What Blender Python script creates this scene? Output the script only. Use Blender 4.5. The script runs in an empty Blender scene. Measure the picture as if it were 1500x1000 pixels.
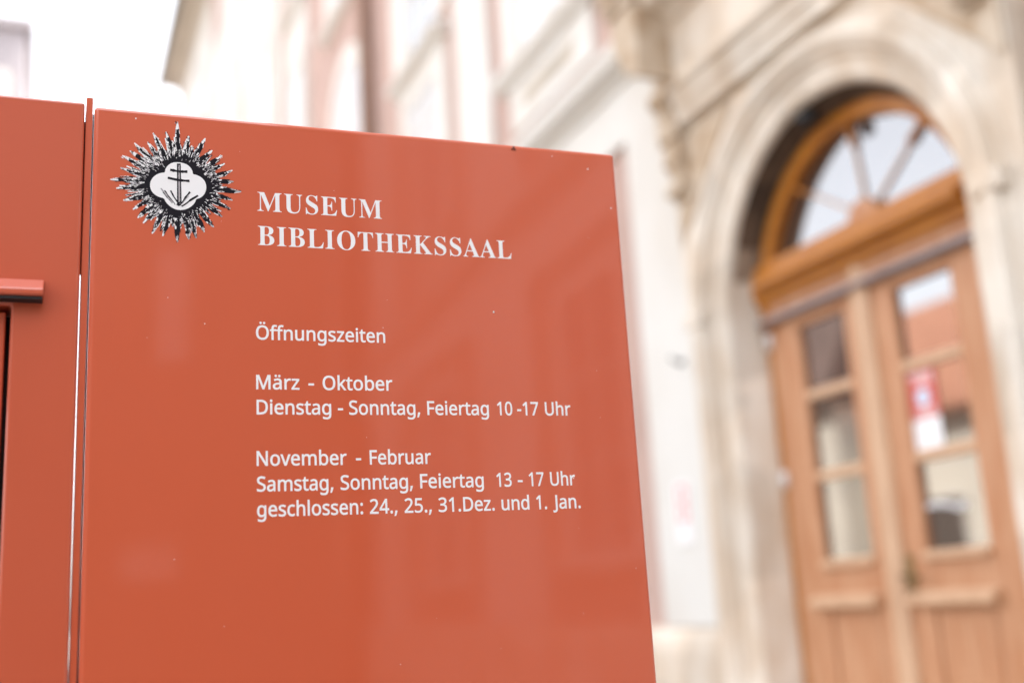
import bpy, bmesh, math, random
from mathutils import Vector, Matrix
sc = bpy.context.scene
C = sc.collection
H = 1.15                      # camera height above the paving
# ------------------------------------------------------------------ camera
cam = bpy.data.cameras.new('camera'); co = bpy.data.objects.new('camera', cam); C.objects.link(co)
R_, U_, F_ = (Vector((0.92528, -0.374966, -0.057063)), Vector((-0.033309, -0.2302, 0.972573)), Vector((0.377818, 0.898002, 0.22549)))
m = Matrix((R_, U_, -F_)).transposed().to_4x4(); m.translation = (0, 0, H)
co.matrix_world = m
cam.sensor_width = 36; cam.lens = 36*1655.45/1500
cam.clip_start = .05; cam.clip_end = 2000
cam.dof.use_dof = True; cam.dof.focus_distance = 1.255
cam.dof.aperture_fstop = 1.75; cam.dof.aperture_blades = 0
sc.camera = co
# ------------------------------------------------------------------ sky, sun, exposure
SUN_EL, SUN_AZ = math.radians(60), math.radians(100)    # azimuth clockwise from +Y
w = bpy.data.worlds.new('World'); sc.world = w; w.use_nodes = True
nt = w.node_tree; bg = nt.nodes['Background']
sky = nt.nodes.new('ShaderNodeTexSky'); sky.sky_type = 'NISHITA'; sky.sun_disc = False
sky.sun_elevation = SUN_EL; sky.sun_rotation = SUN_AZ; sky.dust_density = 3.0; sky.air_density = 1.0
hs = nt.nodes.new('ShaderNodeHueSaturation'); hs.inputs['Saturation'].default_value = .25
nt.links.new(sky.outputs[0], hs.inputs['Color']); nt.links.new(hs.outputs[0], bg.inputs[0]); bg.inputs[1].default_value = .15
sl = bpy.data.lights.new('sun', 'SUN'); so = bpy.data.objects.new('sun', sl); C.objects.link(so)
sl.energy = 2.5; sl.angle = math.radians(.6); sl.color = (1, .95, .87)
sd = Vector((math.sin(SUN_AZ)*math.cos(SUN_EL), math.cos(SUN_AZ)*math.cos(SUN_EL), math.sin(SUN_EL)))
so.rotation_euler = sd.to_track_quat('Z', 'Y').to_euler(); so.location = (20, 0, 40)
sc.view_settings.view_transform = 'Standard'; sc.view_settings.look = 'None'
sc.view_settings.exposure = 2.6; sc.view_settings.gamma = 1
sc.cycles.use_denoising = True
sc.cycles.max_bounces = 10; sc.cycles.diffuse_bounces = 6

# ------------------------------------------------------------------ materials
def mat(name, col, rough=.6, var=.0, scale=3., col2=None, bump=0., bscale=30., spec=.5, coat=0., coat_r=.03, metal=0., ior=1.45, stretch=None, detail=6):
    m = bpy.data.materials.new(name); m.use_nodes = True
    n = m.node_tree.nodes; l = m.node_tree.links; b = n['Principled BSDF']
    b.inputs['Base Color'].default_value = (*col, 1); b.inputs['Roughness'].default_value = rough
    b.inputs['Metallic'].default_value = metal; b.inputs['IOR'].default_value = ior
    b.inputs['Specular IOR Level'].default_value = spec
    b.inputs['Coat IOR'].default_value = 1.58; b.inputs['Coat Weight'].default_value = coat; b.inputs['Coat Roughness'].default_value = coat_r
    if var or bump:
        tc = n.new('ShaderNodeTexCoord'); mp = n.new('ShaderNodeMapping'); l.new(tc.outputs['Object'], mp.inputs[0])
        if stretch: mp.inputs['Scale'].default_value = stretch
    if var:
        t = n.new('ShaderNodeTexNoise'); t.inputs['Scale'].default_value = scale; t.inputs['Detail'].default_value = detail
        l.new(mp.outputs[0], t.inputs['Vector'])
        r = n.new('ShaderNodeMapRange'); r.inputs[1].default_value = .38; r.inputs[2].default_value = .62
        l.new(t.outputs[0], r.inputs[0])
        x = n.new('ShaderNodeMix'); x.data_type = 'RGBA'
        c2 = col2 or tuple(v*(1-var) for v in col)
        x.inputs[6].default_value = (*col, 1); x.inputs[7].default_value = (*c2, 1)
        l.new(r.outputs[0], x.inputs[0]); l.new(x.outputs[2], b.inputs['Base Color'])
    if bump:
        t = n.new('ShaderNodeTexNoise'); t.inputs['Scale'].default_value = bscale; t.inputs['Detail'].default_value = 3
        l.new(mp.outputs[0], t.inputs['Vector'])
        u = n.new('ShaderNodeBump'); u.inputs['Strength'].default_value = bump; u.inputs['Distance'].default_value = .01
        l.new(t.outputs[0], u.inputs['Height']); l.new(u.outputs[0], b.inputs['Normal']); 
        if coat: l.new(u.outputs[0], b.inputs['Coat Normal'])
    return m
def paint(name, col):
    # powder-coated sheet metal under clear lacquer with a faint orange peel
    m = mat(name, col, rough=.42, coat=1., coat_r=.02)
    n = m.node_tree.nodes; l = m.node_tree.links; b = n['Principled BSDF']
    tc = n.new('ShaderNodeTexCoord')
    t = n.new('ShaderNodeTexNoise'); t.inputs['Scale'].default_value = 420; t.inputs['Detail'].default_value = 1
    t2 = n.new('ShaderNodeTexNoise'); t2.inputs['Scale'].default_value = 6; t2.inputs['Detail'].default_value = 2
    for q in (t, t2): l.new(tc.outputs['Object'], q.inputs['Vector'])
    u = n.new('ShaderNodeBump'); u.inputs['Strength'].default_value = .03; u.inputs['Distance'].default_value = .0006
    u2 = n.new('ShaderNodeBump'); u2.inputs['Strength'].default_value = .012; u2.inputs['Distance'].default_value = .02
    l.new(t.outputs[0], u.inputs['Height']); l.new(t2.outputs[0], u2.inputs['Height']); l.new(u2.outputs[0], u.inputs['Normal'])
    l.new(u.outputs[0], b.inputs['Coat Normal'])
    t3 = n.new('ShaderNodeTexNoise'); t3.inputs['Scale'].default_value = 9; t3.inputs['Detail'].default_value = 8
    l.new(tc.outputs['Object'], t3.inputs['Vector'])
    r = n.new('ShaderNodeMapRange'); r.inputs[3].default_value = .36; r.inputs[4].default_value = .5
    l.new(t3.outputs[0], r.inputs[0]); l.new(r.outputs[0], b.inputs['Roughness'])
    return m
M = {}
M['paint'] = paint('terracotta_paint', (.65, .104, .035))
M['case_paint'] = paint('terracotta_paint_case', (.60, .097, .036))
M['white_film'] = mat('white_film', (.93, .91, .905), .45)
M['black_film'] = mat('black_film', (.010, .008, .013), .6, spec=.2)
M['grey_film'] = mat('grey_film', (.42, .39, .40), .4)
M['plaster'] = mat('white_plaster', (.69, .67, .625), .9, .12, .9, col2=(.64, .60, .54), bump=.15, bscale=40)
M['pink'] = mat('pink_plaster', (.50, .35, .295), .9, .10, 1.6, bump=.15, bscale=40)
M['tan'] = mat('tan_plaster', (.54, .475, .39), .9, .2, 1.5)
M['stone'] = mat('sandstone', (.60, .485, .37), .85, .3, 3.0, col2=(.74, .67, .575), bump=.5, bscale=18, stretch=(1, 1, .55), detail=9)
def blocks(m, scale):
    # every cut block a slightly different tone
    n = m.node_tree.nodes; l = m.node_tree.links; b = n['Principled BSDF']
    src = b.inputs['Base Color'].links[0].from_socket
    tc = n.new('ShaderNodeTexCoord'); v = n.new('ShaderNodeTexVoronoi'); v.distance = 'CHEBYCHEV'; v.inputs['Scale'].default_value = scale
    l.new(tc.outputs['Object'], v.inputs['Vector'])
    s = n.new('ShaderNodeSeparateColor'); l.new(v.outputs['Color'], s.inputs[0])
    r = n.new('ShaderNodeMapRange'); r.inputs[3].default_value = .86; r.inputs[4].default_value = 1.1; l.new(s.outputs[0], r.inputs[0])
    h = n.new('ShaderNodeHueSaturation'); l.new(r.outputs[0], h.inputs['Value']); l.new(src, h.inputs['Color']); l.new(h.outputs[0], b.inputs['Base Color'])
blocks(M['stone'], 2.4)
M['stone_dark'] = mat('weathered_sandstone', (.43, .315, .21), .9, .3, 6, col2=(.57, .47, .36), bump=.6, bscale=25)
M['mid_brown'] = mat('brown_sandstone', (.16, .11, .075), .85, .3, 9, col2=(.34, .26, .19))
M['dark_brown'] = mat('dark_soffit', (.05, .032, .02), .8, .3, 6, col2=(.11, .07, .045))
M['oak'] = mat('varnished_oak', (.45, .165, .016), .38, .3, 5, col2=(.36, .12, .010), stretch=(6, 1, 6), bump=.1)
M['oak_light'] = mat('faded_oak', (.44, .195, .09), .5, .3, 4, col2=(.52, .275, .15), stretch=(9, 9, .8), bump=.1)  # paler than the frame: fading plus exposure glow put into the colour
M['oak_pale'] = mat('pale_oak', (.51, .31, .185), .5, .3, 4, col2=(.62, .40, .25), stretch=(9, 9, .8), bump=.1)
M['zinc'] = mat('zinc_flashing', (.40, .36, .37), .45, .2, 8, metal=.3)
M['glass'] = mat('door_glass', (.06, .035, .025), .03, ior=3.1, spec=.5)
M['pane'] = mat('window_glass', (.30, .31, .32), .05, ior=1.9)
M['curtain'] = mat('curtain_behind_glass', (.62, .62, .62), .2, ior=1.6)
M['copper'] = mat('brown_copper', (.36, .225, .165), .5, .2, 3, metal=.1)
M['brass'] = mat('old_brass', (.25, .17, .08), .35, .3, 20, metal=.8)
M['pale_metal'] = mat('pale_metal', (.66, .62, .60), .35, metal=.4)
M['black'] = mat('black_plastic', (.015, .015, .016), .5)
M['faint_red'] = mat('faded_red_print', (.70, .34, .31), .6)
M['grey_metal'] = mat('grey_metal', (.16, .155, .15), .5)
M['red_print'] = mat('red_print', (.60, .12, .10), .5)
M['white_print'] = mat('white_print', (.82, .81, .81), .5)
M['blue_print'] = mat('pale_blue_print', (.55, .68, .82), .5)
M['paving'] = mat('paving', (.20, .185, .17), .85, .25, 4, bump=.3)
M['lilac'] = mat('lilac_render', (.36, .33, .345), .9, .1, 1)
M['cream'] = mat('cream_render', (.68, .635, .55), .9, .12, .8)
M['tiles'] = mat('clay_tiles', (.33, .15, .09), .8, .35, 2.2, col2=(.26, .11, .065), bump=.4)
M['tiles_dark'] = mat('old_clay_tiles', (.125, .085, .075), .8, .3, 2.2, bump=.4)
M['brown_render'] = mat('brown_render', (.22, .165, .125), .9, .2, 1)
M['slate'] = mat('dark_gutter', (.12, .115, .09), .6)
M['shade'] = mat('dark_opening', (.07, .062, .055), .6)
M['green'] = mat('green_shutter', (.16, .22, .18), .7)

# ------------------------------------------------------------------ mesh collector
class MB:
    def __init__(s): s.v = []; s.f = []; s.mi = []; s.sm = []
    def add(s, v, f, mi=0, smooth=False):
        o = len(s.v); s.v += [tuple(p) for p in v]; s.f += [tuple(i+o for i in q) for q in f]
        s.mi += [mi]*len(f); s.sm += [smooth]*len(f); return s
    def box(s, x0, x1, y0, y1, z0, z1, mi=0):
        v = [(x, y, z) for x in (x0, x1) for y in (y0, y1) for z in (z0, z1)]
        return s.add(v, [(0,1,3,2),(4,6,7,5),(0,4,5,1),(2,3,7,6),(0,2,6,4),(1,5,7,3)], mi)
    def extrude(s, poly, axis, a, b, mi=0, smooth=False):
        # poly: 2-D outline in the two other axes (x,y,z order), extruded along axis from a to b
        n = len(poly)
        def p(q, t):
            q = list(q); q.insert(axis, t); return tuple(q)
        v = [p(q, a) for q in poly]+[p(q, b) for q in poly]
        s.add(v, [(i, (i+1) % n, n+(i+1) % n, n+i) for i in range(n)], mi, smooth)
        o = len(s.v)-2*n
        s.f += [tuple(range(o, o+n))[::-1], tuple(range(o+n, o+2*n))]; s.mi += [mi]*2; s.sm += [False]*2
        return s
    def sweep(s, prof, path, mi=0, smooth=False, closed=False):
        # prof: (r,x) pairs ; path: (yc,zc,dy,dz) frames => point (x, yc+dy*r, zc+dz*r)
        n = len(prof); v = []
        for (yc, zc, dy, dz) in path:
            for (r, x) in prof: v.append((x, yc+dy*r, zc+dz*r))
        f = []
        for i in range(len(path)-1):
            for j in range(n if closed else n-1):
                k = (j+1) % n
                f.append((i*n+j, i*n+k, (i+1)*n+k, (i+1)*n+j))
        if closed:
            f += [tuple(range(n)), tuple(range((len(path)-1)*n, len(path)*n))[::-1]]
        return s.add(v, f, mi, smooth)
    def tube(s, pts, r, n=12, mi=0):
        pts = [Vector(p) for p in pts]; rs = r if isinstance(r, (list, tuple)) else [r]*len(pts); v = []
        for i, p in enumerate(pts):
            d = (pts[min(i+1, len(pts)-1)]-pts[max(i-1, 0)]).normalized()
            a = d.orthogonal().normalized() if i == 0 else (a-d*a.dot(d)).normalized()
            b = d.cross(a)
            v += [p+(a*math.cos(2*math.pi*k/n)+b*math.sin(2*math.pi*k/n))*rs[i] for k in range(n)]
        f = [(i*n+k, i*n+(k+1) % n, (i+1)*n+(k+1) % n, (i+1)*n+k) for i in range(len(pts)-1) for k in range(n)]
        f += [tuple(range(n))[::-1], tuple(range((len(pts)-1)*n, len(pts)*n))]
        return s.add(v, f, mi, True)
    def ball(s, c, r, n=10, mi=0, sq=(1, 1, 1)):
        v = [(c[0], c[1], c[2]+r*sq[2])]
        for i in range(1, n):
            t = math.pi*i/n
            for k in range(2*n):
                a = math.pi*k/n
                v.append((c[0]+r*sq[0]*math.sin(t)*math.cos(a), c[1]+r*sq[1]*math.sin(t)*math.sin(a), c[2]+r*sq[2]*math.cos(t)))
        v.append((c[0], c[1], c[2]-r*sq[2])); N = 2*n; L = len(v)-1
        f = [(0, 1+k, 1+(k+1) % N) for k in range(N)]
        f += [(1+i*N+k, 1+(i+1)*N+k, 1+(i+1)*N+(k+1) % N, 1+i*N+(k+1) % N) for i in range(n-2) for k in range(N)]
        f += [(L, 1+(n-2)*N+(k+1) % N, 1+(n-2)*N+k) for k in range(N)]
        return s.add(v, f, mi, True)
    def build(s, name, mats, parent=None, bevel=0, seg=2, raw=False):
        me = bpy.data.meshes.new(name)
        org = world_loc(parent) if parent else Vector((0, 0, 0))
        dz = 0 if raw else H
        me.from_pydata([(x-org.x, y-org.y, z+dz-org.z) for x, y, z in s.v] if not raw else s.v, [], s.f)
        bm = bmesh.new(); bm.from_mesh(me)
        for f, mi, sm in zip(bm.faces, s.mi, s.sm): f.material_index = mi; f.smooth = sm
        bmesh.ops.recalc_face_normals(bm, faces=bm.faces)
        if bevel:
            es = [e for e in bm.edges if len(e.link_faces) == 2 and e.calc_face_angle(0) > .6]
            bmesh.ops.bevel(bm, geom=es, offset=bevel, segments=seg, affect='EDGES', clamp_overlap=True, profile=.5)
        bm.to_mesh(me); bm.free()
        for q in (mats if isinstance(mats, (list, tuple)) else [mats]): me.materials.append(M[q])
        o = bpy.data.objects.new(name, me); C.objects.link(o)
        if parent: o.parent = parent
        return o
def world_loc(o):
    l = Vector((0, 0, 0))
    while o: l += o.location; o = o.parent
    return l
def tag(o, label=None, cat=None, group=None, kind=None):
    if label: o['label'] = label
    if cat: o['category'] = cat
    if group: o['group'] = group
    if kind: o['kind'] = kind
    return o
def thing(name, label, cat, loc, rz=0, group=None):
    o = bpy.data.objects.new(name, None); C.objects.link(o); o.location = loc; o.rotation_euler.z = rz
    o.empty_display_size = .1
    return tag(o, label, cat, group)

# ------------------------------------------------------------------ ground
g = MB().box(-400, 400, -400, 400, -.3-H, -H).build('ground', 'paving'); tag(g, kind='structure')

# ------------------------------------------------------------------ museum building
mus = thing('museum_building', 'long baroque building in white and pale pink plaster with a sandstone arched portal', 'building', (3.75, 12, 0))
XW = 3.75
YE = 39.5                     # far end
# wall with the doorway left open
b = MB()
b.box(XW, XW+.5, 5.45, YE, -H, 17.2); b.box(XW, XW+.5, -18, 3.25, -H, 17.2); b.box(XW, XW+.5, 3.25, 5.45, 2.55, 17.2)
b.box(XW+.5, 12, YE-.4, YE-.02, -H, 17); b.box(XW+.5, 12, -17.98, -17.6, -H, 17)
b.build('wall', 'pink', mus)
# eaves, gutter and roof
b = MB().extrude([(XW, 16.42), (3.64, 16.6), (3.58, 16.95), (3.1, 17.02), (3.05, 17.1), (XW, 17.18)], 1, -18.3, 35.5)
b.build('eaves', 'tan', mus)
rf = MB().extrude([(2.98, 17.12), (8, 22.5), (13, 17.12), (13, 17.3), (8, 22.8), (2.98, 17.26)], 1, -18.5, 35.6).build('roof', 'tiles', mus)
MB().tube([(2.96, -18.5, 17.1), (2.96, 35.7, 17.1)], .09, 10).build('gutter', 'slate', rf)
# string course over the ground floor
prof = [(XW, 3.52), (3.68, 3.54), (3.66, 3.60), (3.58, 3.62), (3.54, 3.70), (3.54, 3.76), (3.62, 3.80), (XW, 3.84)]
for y0, y1 in ((5.66, 13.1), (-18, 3.0)):
    MB().extrude(prof, 1, y0, y1).build('string_course', 'plaster', mus)
MB().box(3.70, XW, 5.9, 8.9, 3.12, 3.52).build('frieze', 'plaster', mus)
# pilasters (proud white strips)
pil = [(5.7, 6.53, -.2, 3.12), (9.0, 9.82, 3.84, 16.4), (16.75, 18.45, 3.9, 16.4), (19.15, 22.9, 3.9, 16.4), (23.3, 26.2, 3.9, 16.4), (26.201, 28.0, 3.9, 14.4), (28.2, 36.5, 3.9, 16.4), (37.2, 39.4, 3.9, 16.4),
       (1.9, 2.9, -.2, 3.5), (-2.2, -1.4, -.2, 16.3), (-5.3, -4.4, -.2, 16.3), (-9.2, -7.4, -.2, 16.3), (-14.6, -12.9, -.2, 16.3)]
for y0, y1, z0, z1 in pil:
    MB().box(3.695, XW, y0, y1, z0, z1).build('pilaster', 'plaster', mus, bevel=.008)
# plinth
for y0, y1 in ((5.68, YE), (-18, 3.05)):
    MB().extrude([(XW, -H), (3.64, -H), (3.64, -.34), (3.655, -.26), (3.69, -.21), (XW, -.2)], 1, y0, y1).build('plinth', 'stone', mus)
def window(y0, y1, z0, z1, glass='pane', surround=.25, sill=True, hood=False, apron=None, xw=XW, parent=mus, arch=False, wmat='plaster', bars=True):
    fr = MB()
    d = .045
    if arch:
        r = (y1-y0)/2; yc = (y0+y1)/2; zs = z1-r
        path = [(yc, z0, 1, 0)]+[(yc, zs, math.cos(math.pi*k/14), math.sin(math.pi*k/14)) for k in range(15)]+[(yc, z0, -1, 0)]
        fr.sweep([(r, xw), (r, xw-d), (r+surround, xw-d), (r+surround, xw)], path, closed=True)
        o = fr.build('window', wmat, parent)
        poly = [(yc+r*dy, (z0 if i in (0, 16) else zs)+r*dz) for i, (_, _, dy, dz) in enumerate(path)]
        MB().extrude(poly, 0, xw-.02, xw-.004).build('pane', glass, o)
    else:
        s = surround
        fr.box(xw-d, xw, y0-s, y0, z0-.06, z1+s); fr.box(xw-d, xw, y1, y1+s, z0-.06, z1+s); fr.box(xw-d, xw, y0, y1, z1, z1+s)
        if bars:
            ym = (y0+y1)/2
            fr.box(xw-.035, xw-.006, ym-.035, ym+.035, z0, z1)
            for k in (1, 2): zz = z0+(z1-z0)*k/3; fr.box(xw-.03, xw-.006, y0, y1, zz-.02, zz+.02)
        if hood: fr.extrude([(xw-d-.002, z1+s-.02), (xw-.16, z1+s+.06), (xw-.18, z1+s+.12), (xw, z1+s+.2), (xw, z1+s-.02)], 1, y0-s-.1, y1+s+.1)
        o = fr.build('window', wmat, parent)
        MB().box(xw-.02, xw-.004, y0, y1, z0, z1).build('pane', glass, o)
        if sill:
            MB().extrude([(xw, z0-.2), (xw-.08, z0-.18), (xw-.15, z0-.09), (xw-.15, z0-.03), (xw-.05, z0), (xw, z0)], 1, y0-s-.06, y1+s+.06).build('sill', wmat, o)
    if apron:
        a = MB().box(xw-.042, xw-.001, y0-.23, y1+.23, z0-.62, z0-.2).build('apron', wmat, o)
        MB().box(xw-.046, xw-.043, y0+.08, y1-.08, z0-.5, z0-.32).build('inlay', 'tan', o)
    return o
# first floor, left of the portal
window(7.15, 8.30, 4.62, 6.3, 'curtain', .34, apron=True)
window(10.5, 11.5, 4.55, 5.55, 'curtain', .3, hood=True)
window(10.45, 11.45, 6.25, 7.9, 'pane', .55, sill=False)
window(13.5, 15.0, 4.6, 7.45, 'curtain', .28, arch=True)
window(13.95, 15.1, 8.55, 10.8, 'curtain', .35)
window(16.95, 17.9, 4.9, 8.9, 'curtain', .2, xw=3.69, sill=False)
window(17.0, 17.9, 10.2, 12.5, 'pane', .25, xw=3.69)
window(20.3, 21.6, 8.4, 10.9, 'curtain', .3, xw=3.69)
window(24.6, 25.6, 9.6, 12.4, 'curtain', .25, xw=3.69)
window(29.3, 30.7, 9.6, 12.2, 'pane', .3, xw=3.69)
window(29.3, 30.7, 13.3, 15.2, 'curtain', .3, xw=3.69)
# right of the portal and behind the viewpoint (seen mirrored in the lacquer of the sign board)
MB().box(3.70, XW, -18, 2.9, 2.9, 3.5).build('frieze', 'plaster', mus)
for yy in (-.2, -3.9, -7.0+.4, -11.4):
    window(yy, yy+1.15, .35, 2.55, 'pane', .26, hood=True)
    window(yy, yy+1.15, 4.62, 6.5, 'pane', .34, hood=True, apron=True)
    window(yy, yy+1.15, 8.6, 10.6, 'pane', .3, hood=True)
# downpipe
dp = MB().tube([(3.62, 12.92, -H+.05), (3.62, 12.92, 16.2), (3.3, 12.92, 16.8), (3.0, 12.92, 17.0)], .085, 12)
dpo = dp.build('downpipe', 'copper', mus)
for z in (1.5, 5.2, 8.6, 12): MB().tube([(3.62, 12.92, z), (3.62, 12.92, z+.05)], .105, 12).build('pipe_clip', 'copper', dpo)

# ------------------------------------------------------------------ portal
YC, ZC = 4.37, 1.53
def arcpath(a0=0., a1=180., n=40, legs=None):
    P = []
    if legs is not None: P.append((YC, legs, 1, 0))
    P += [(YC, ZC, math.cos(math.radians(a0+(a1-a0)*k/n)), math.sin(math.radians(a0+(a1-a0)*k/n))) for k in range(n+1)]
    if legs is not None: P.append((YC, legs, -1, 0))
    return P
prof = [(.872, 3.90), (.876, 3.75), (.915, 3.615), (.922, 3.585), (.938, 3.566), (.962, 3.556), (1.03, 3.546), (1.038, 3.522), (1.065, 3.516), (1.075, 3.495), (1.10, 3.478), (1.13, 3.466), (1.16, 3.468),
        (1.175, 3.485), (1.18, 3.512), (1.205, 3.514), (1.212, 3.53), (1.23, 3.538), (1.255, 3.56)]
MB().sweep(prof, arcpath(legs=-.55), smooth=False).build('archivolt', 'stone', mus)
# spandrel slab behind the mouldings, cut round the arch
b = MB(); n = 40; RO = 1.245
pts = [(YC+RO*math.cos(math.pi*k/n), ZC+RO*math.sin(math.pi*k/n)) for k in range(n+1)]
def outer(k):
    a = math.pi*k/n; c, s_ = math.cos(a), math.sin(a); W, T = 1.30, 1.232
    t = min(W/abs(c) if abs(c) > 1e-6 else 9, T/abs(s_) if abs(s_) > 1e-6 else 9); return (YC+c*t, ZC+s_*t)
v = []; f = []
for k in range(n+1):
    (y0, z0), (y1, z1) = pts[k], outer(k)
    v += [(3.545, y0, z0), (3.545, y1, z1), (XW, y1, z1), (XW, y0, z0)]
for k in range(n):
    i = 4*k; f += [(i, i+1, i+5, i+4), (i+1, i+2, i+6, i+5), (i+2, i+3, i+7, i+6), (i+3, i, i+4, i+7)]
b.add(v, f)
for sg in (1, -1):
    ya, yb = sorted((YC+sg*RO, YC+sg*1.30)); b.box(3.545, XW, ya, yb, -.55, ZC)
    ya, yb = sorted((YC+sg*.885, YC+sg*1.34)); b.box(3.43, XW, ya, yb, -H, -.62)        # base blocks
    b.extrude([(XW, -.62), (3.43, -.62), (3.45, -.57), (3.50, -.55), (XW, -.55)], 1, ya, yb)
b.build('spandrel', 'stone', mus)
# narrow imposts where jamb and arch meet
for sg in (1, -1):
    ya, yb = sorted((YC+sg*1.05, YC+sg*1.22))
    MB().extrude([(3.6, 1.50), (3.468, 1.503), (3.460, 1.515), (3.460, 1.58), (3.468, 1.592), (3.6, 1.595)], 1, ya, yb).build('impost', 'stone', mus, bevel=.006)
# spandrel field panels
for sg in (1, -1):
    P = [(YC+sg*1.28, 2.71), (YC+sg*.62, 2.71), (YC+sg*1.28, 2.05)]
    MB().extrude(P, 0, 3.527, 3.547).build('spandrel_field', 'stone_dark', mus, bevel=.006)
# entablature: architrave, frieze, cornice breaking forward at the ends
e0, e1 = YC-1.22, YC+1.10
ent = MB()
ent.extrude([(XW, 2.76), (3.47, 2.76), (3.47, 2.84), (3.445, 2.85), (3.445, 2.92), (3.41, 2.945), (3.40, 2.97), (3.47, 3.0), (XW, 3.0)], 1, e0, e1)
ent.extrude([(XW, 3.001), (3.48, 3.001), (3.48, 3.42), (XW, 3.42)], 1, e0, e1)
ent.extrude([(XW, 3.421), (3.46, 3.421), (3.42, 3.48), (3.30, 3.52), (3.26, 3.60), (3.26, 3.66), (3.18, 3.70), (3.16, 3.80), (XW, 3.86)], 1, e0-.1, e1)
ent.build('entablature', 'stone', mus)
for sg in (1, -1):
    ya = YC+sg*1.10; yb = YC+sg*1.40
    a, c_ = min(ya, yb), max(ya, yb)
    r = MB()
    # projecting end block, its underside sweeping up to the outer side
    zz = [(a, 3.06 if sg > 0 else 3.36), ((a+c_)/2, 3.12 if sg > 0 else 3.12), (c_, 3.36 if sg > 0 else 3.06), (c_, 3.56), (a, 3.56)]
    r.extrude([(y, z) for y, z in zz], 0, 3.23, 3.5)
    r.box(3.20, 3.5, a-.025, c_+.025, 3.561, 3.64); r.box(3.17, 3.5, a-.045, c_+.045, 3.642, 3.80); r.box(3.5, XW, a, c_, 2.72, 3.80)
    r.build('cornice_block', 'stone_dark', mus, bevel=.012)
    # scrolled console under it
    k = MB(); y0, y1 = (a+.02, c_-.14) if sg > 0 else (a+.14, c_-.02)
    S = []
    for i in range(25):
        t = i/24; z = 3.03-.72*t; x = 3.50-.07*(1-t)**1.3-.02*math.sin(t*math.pi*4)-.01
        S.append((x, z))
    k.extrude([(3.56, 2.31)]+S[::-1]+[(3.56, 3.03)], 1, y0, y1)
    for (x, z, rr) in ((3.43, 2.96, .06), (3.47, 2.72, .04), (3.48, 2.56, .035), (3.485, 2.38, .045)):
        k.tube([(x, y0-.012, z), (x, y1+.012, z)], rr, 14)
    k.build('console', 'stone_dark', mus, bevel=.006)
# soffit of the arch, dark brown, with mid-brown pieces at both ends
MB().sweep([(.912, 3.61), (.873, 3.752), (.867, 3.752), (.906, 3.612)], arcpath(24, 160, 32), smooth=False, closed=True).build('arch_soffit', 'dark_brown', mus)
for a0, a1 in ((12, 23.8), (160.2, 170)): MB().sweep([(.912, 3.61), (.873, 3.752), (.867, 3.752), (.906, 3.612)], arcpath(a0, a1, 6), closed=True).build('arch_soffit', 'mid_brown', mus)
# fanlight
fan = MB().sweep([(.868, 3.757), (.81, 3.752), (.80, 3.758), (.788, 3.762), (.785, 3.82), (.868, 3.82)], arcpath(-8, 188, 48), smooth=False, closed=True).build('fanlight', 'oak', mus)
gl = [(YC+.79*math.cos(math.radians(a)), ZC+.79*math.sin(math.radians(a))) for a in range(8, 173, 3)]
MB().extrude(gl, 0, 3.815, 3.820).build('pane', 'glass', fan)
HY, HZ = 4.31, 1.80
for a in (33, 85, 145):
    d = Vector((math.cos(math.radians(a)), math.sin(math.radians(a)))); t = .3
    while (Vector((HY, HZ))+d*t-Vector((YC, ZC))).length < .79: t += .005
    p0 = Vector((HY, HZ))+d*.08; p1 = Vector((HY, HZ))+d*t; nrm = Vector((-d.y, d.x))*.0062
    MB().extrude([tuple(p0+nrm), tuple(p1+nrm), tuple(p1-nrm), tuple(p0-nrm)], 0, 3.80, 3.8145).build('glazing_bar', 'oak_pale', fan)
    p0 = p1-d*.13; nrm *= 1.7
    MB().extrude([tuple(p0+nrm), tuple(p1+nrm), tuple(p1-nrm), tuple(p0-nrm)], 0, 3.785, 3.8143).build('bar_socket', 'oak', fan)
MB().extrude([(HY+.11*math.cos(math.pi*k/16), HZ-.01+.10*math.sin(math.pi*k/16)) for k in range(17)], 0, 3.760, 3.8142).build('hub', 'oak_light', fan, bevel=.006)
# transom beam
y0, y1 = YC-.868, YC+.868
bm_ = MB().extrude([(3.86, 1.56), (3.735, 1.56), (3.73, 1.59), (3.71, 1.61), (3.71, 1.70), (3.72, 1.715), (3.725, 1.785), (3.86, 1.805)], 1, y0, y1)
bm_.extrude([(3.7095, 1.612), (3.685, 1.622), (3.66, 1.632), (3.65, 1.645), (3.65, 1.672), (3.665, 1.684), (3.69, 1.69), (3.7095, 1.698)], 1, y0+.08, y1-.09)
bm_.build('transom_beam', 'oak', mus)
tb = MB().box(3.765, 3.86, y0, y1, 1.49, 1.559); tb.box(3.755, 3.766, 4.52, 5.1, 1.505, 1.545); tb.box(3.755, 3.766, 3.6, 4.3, 1.505, 1.545)
tbo = tb.build('transom_board', 'oak_light', mus, bevel=.004)
MB().extrude([(3.86, 1.448), (3.715, 1.448), (3.71, 1.458), (3.745, 1.489), (3.86, 1.489)], 1, y0, y1).build('drip_strip', 'zinc', tbo)
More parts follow.
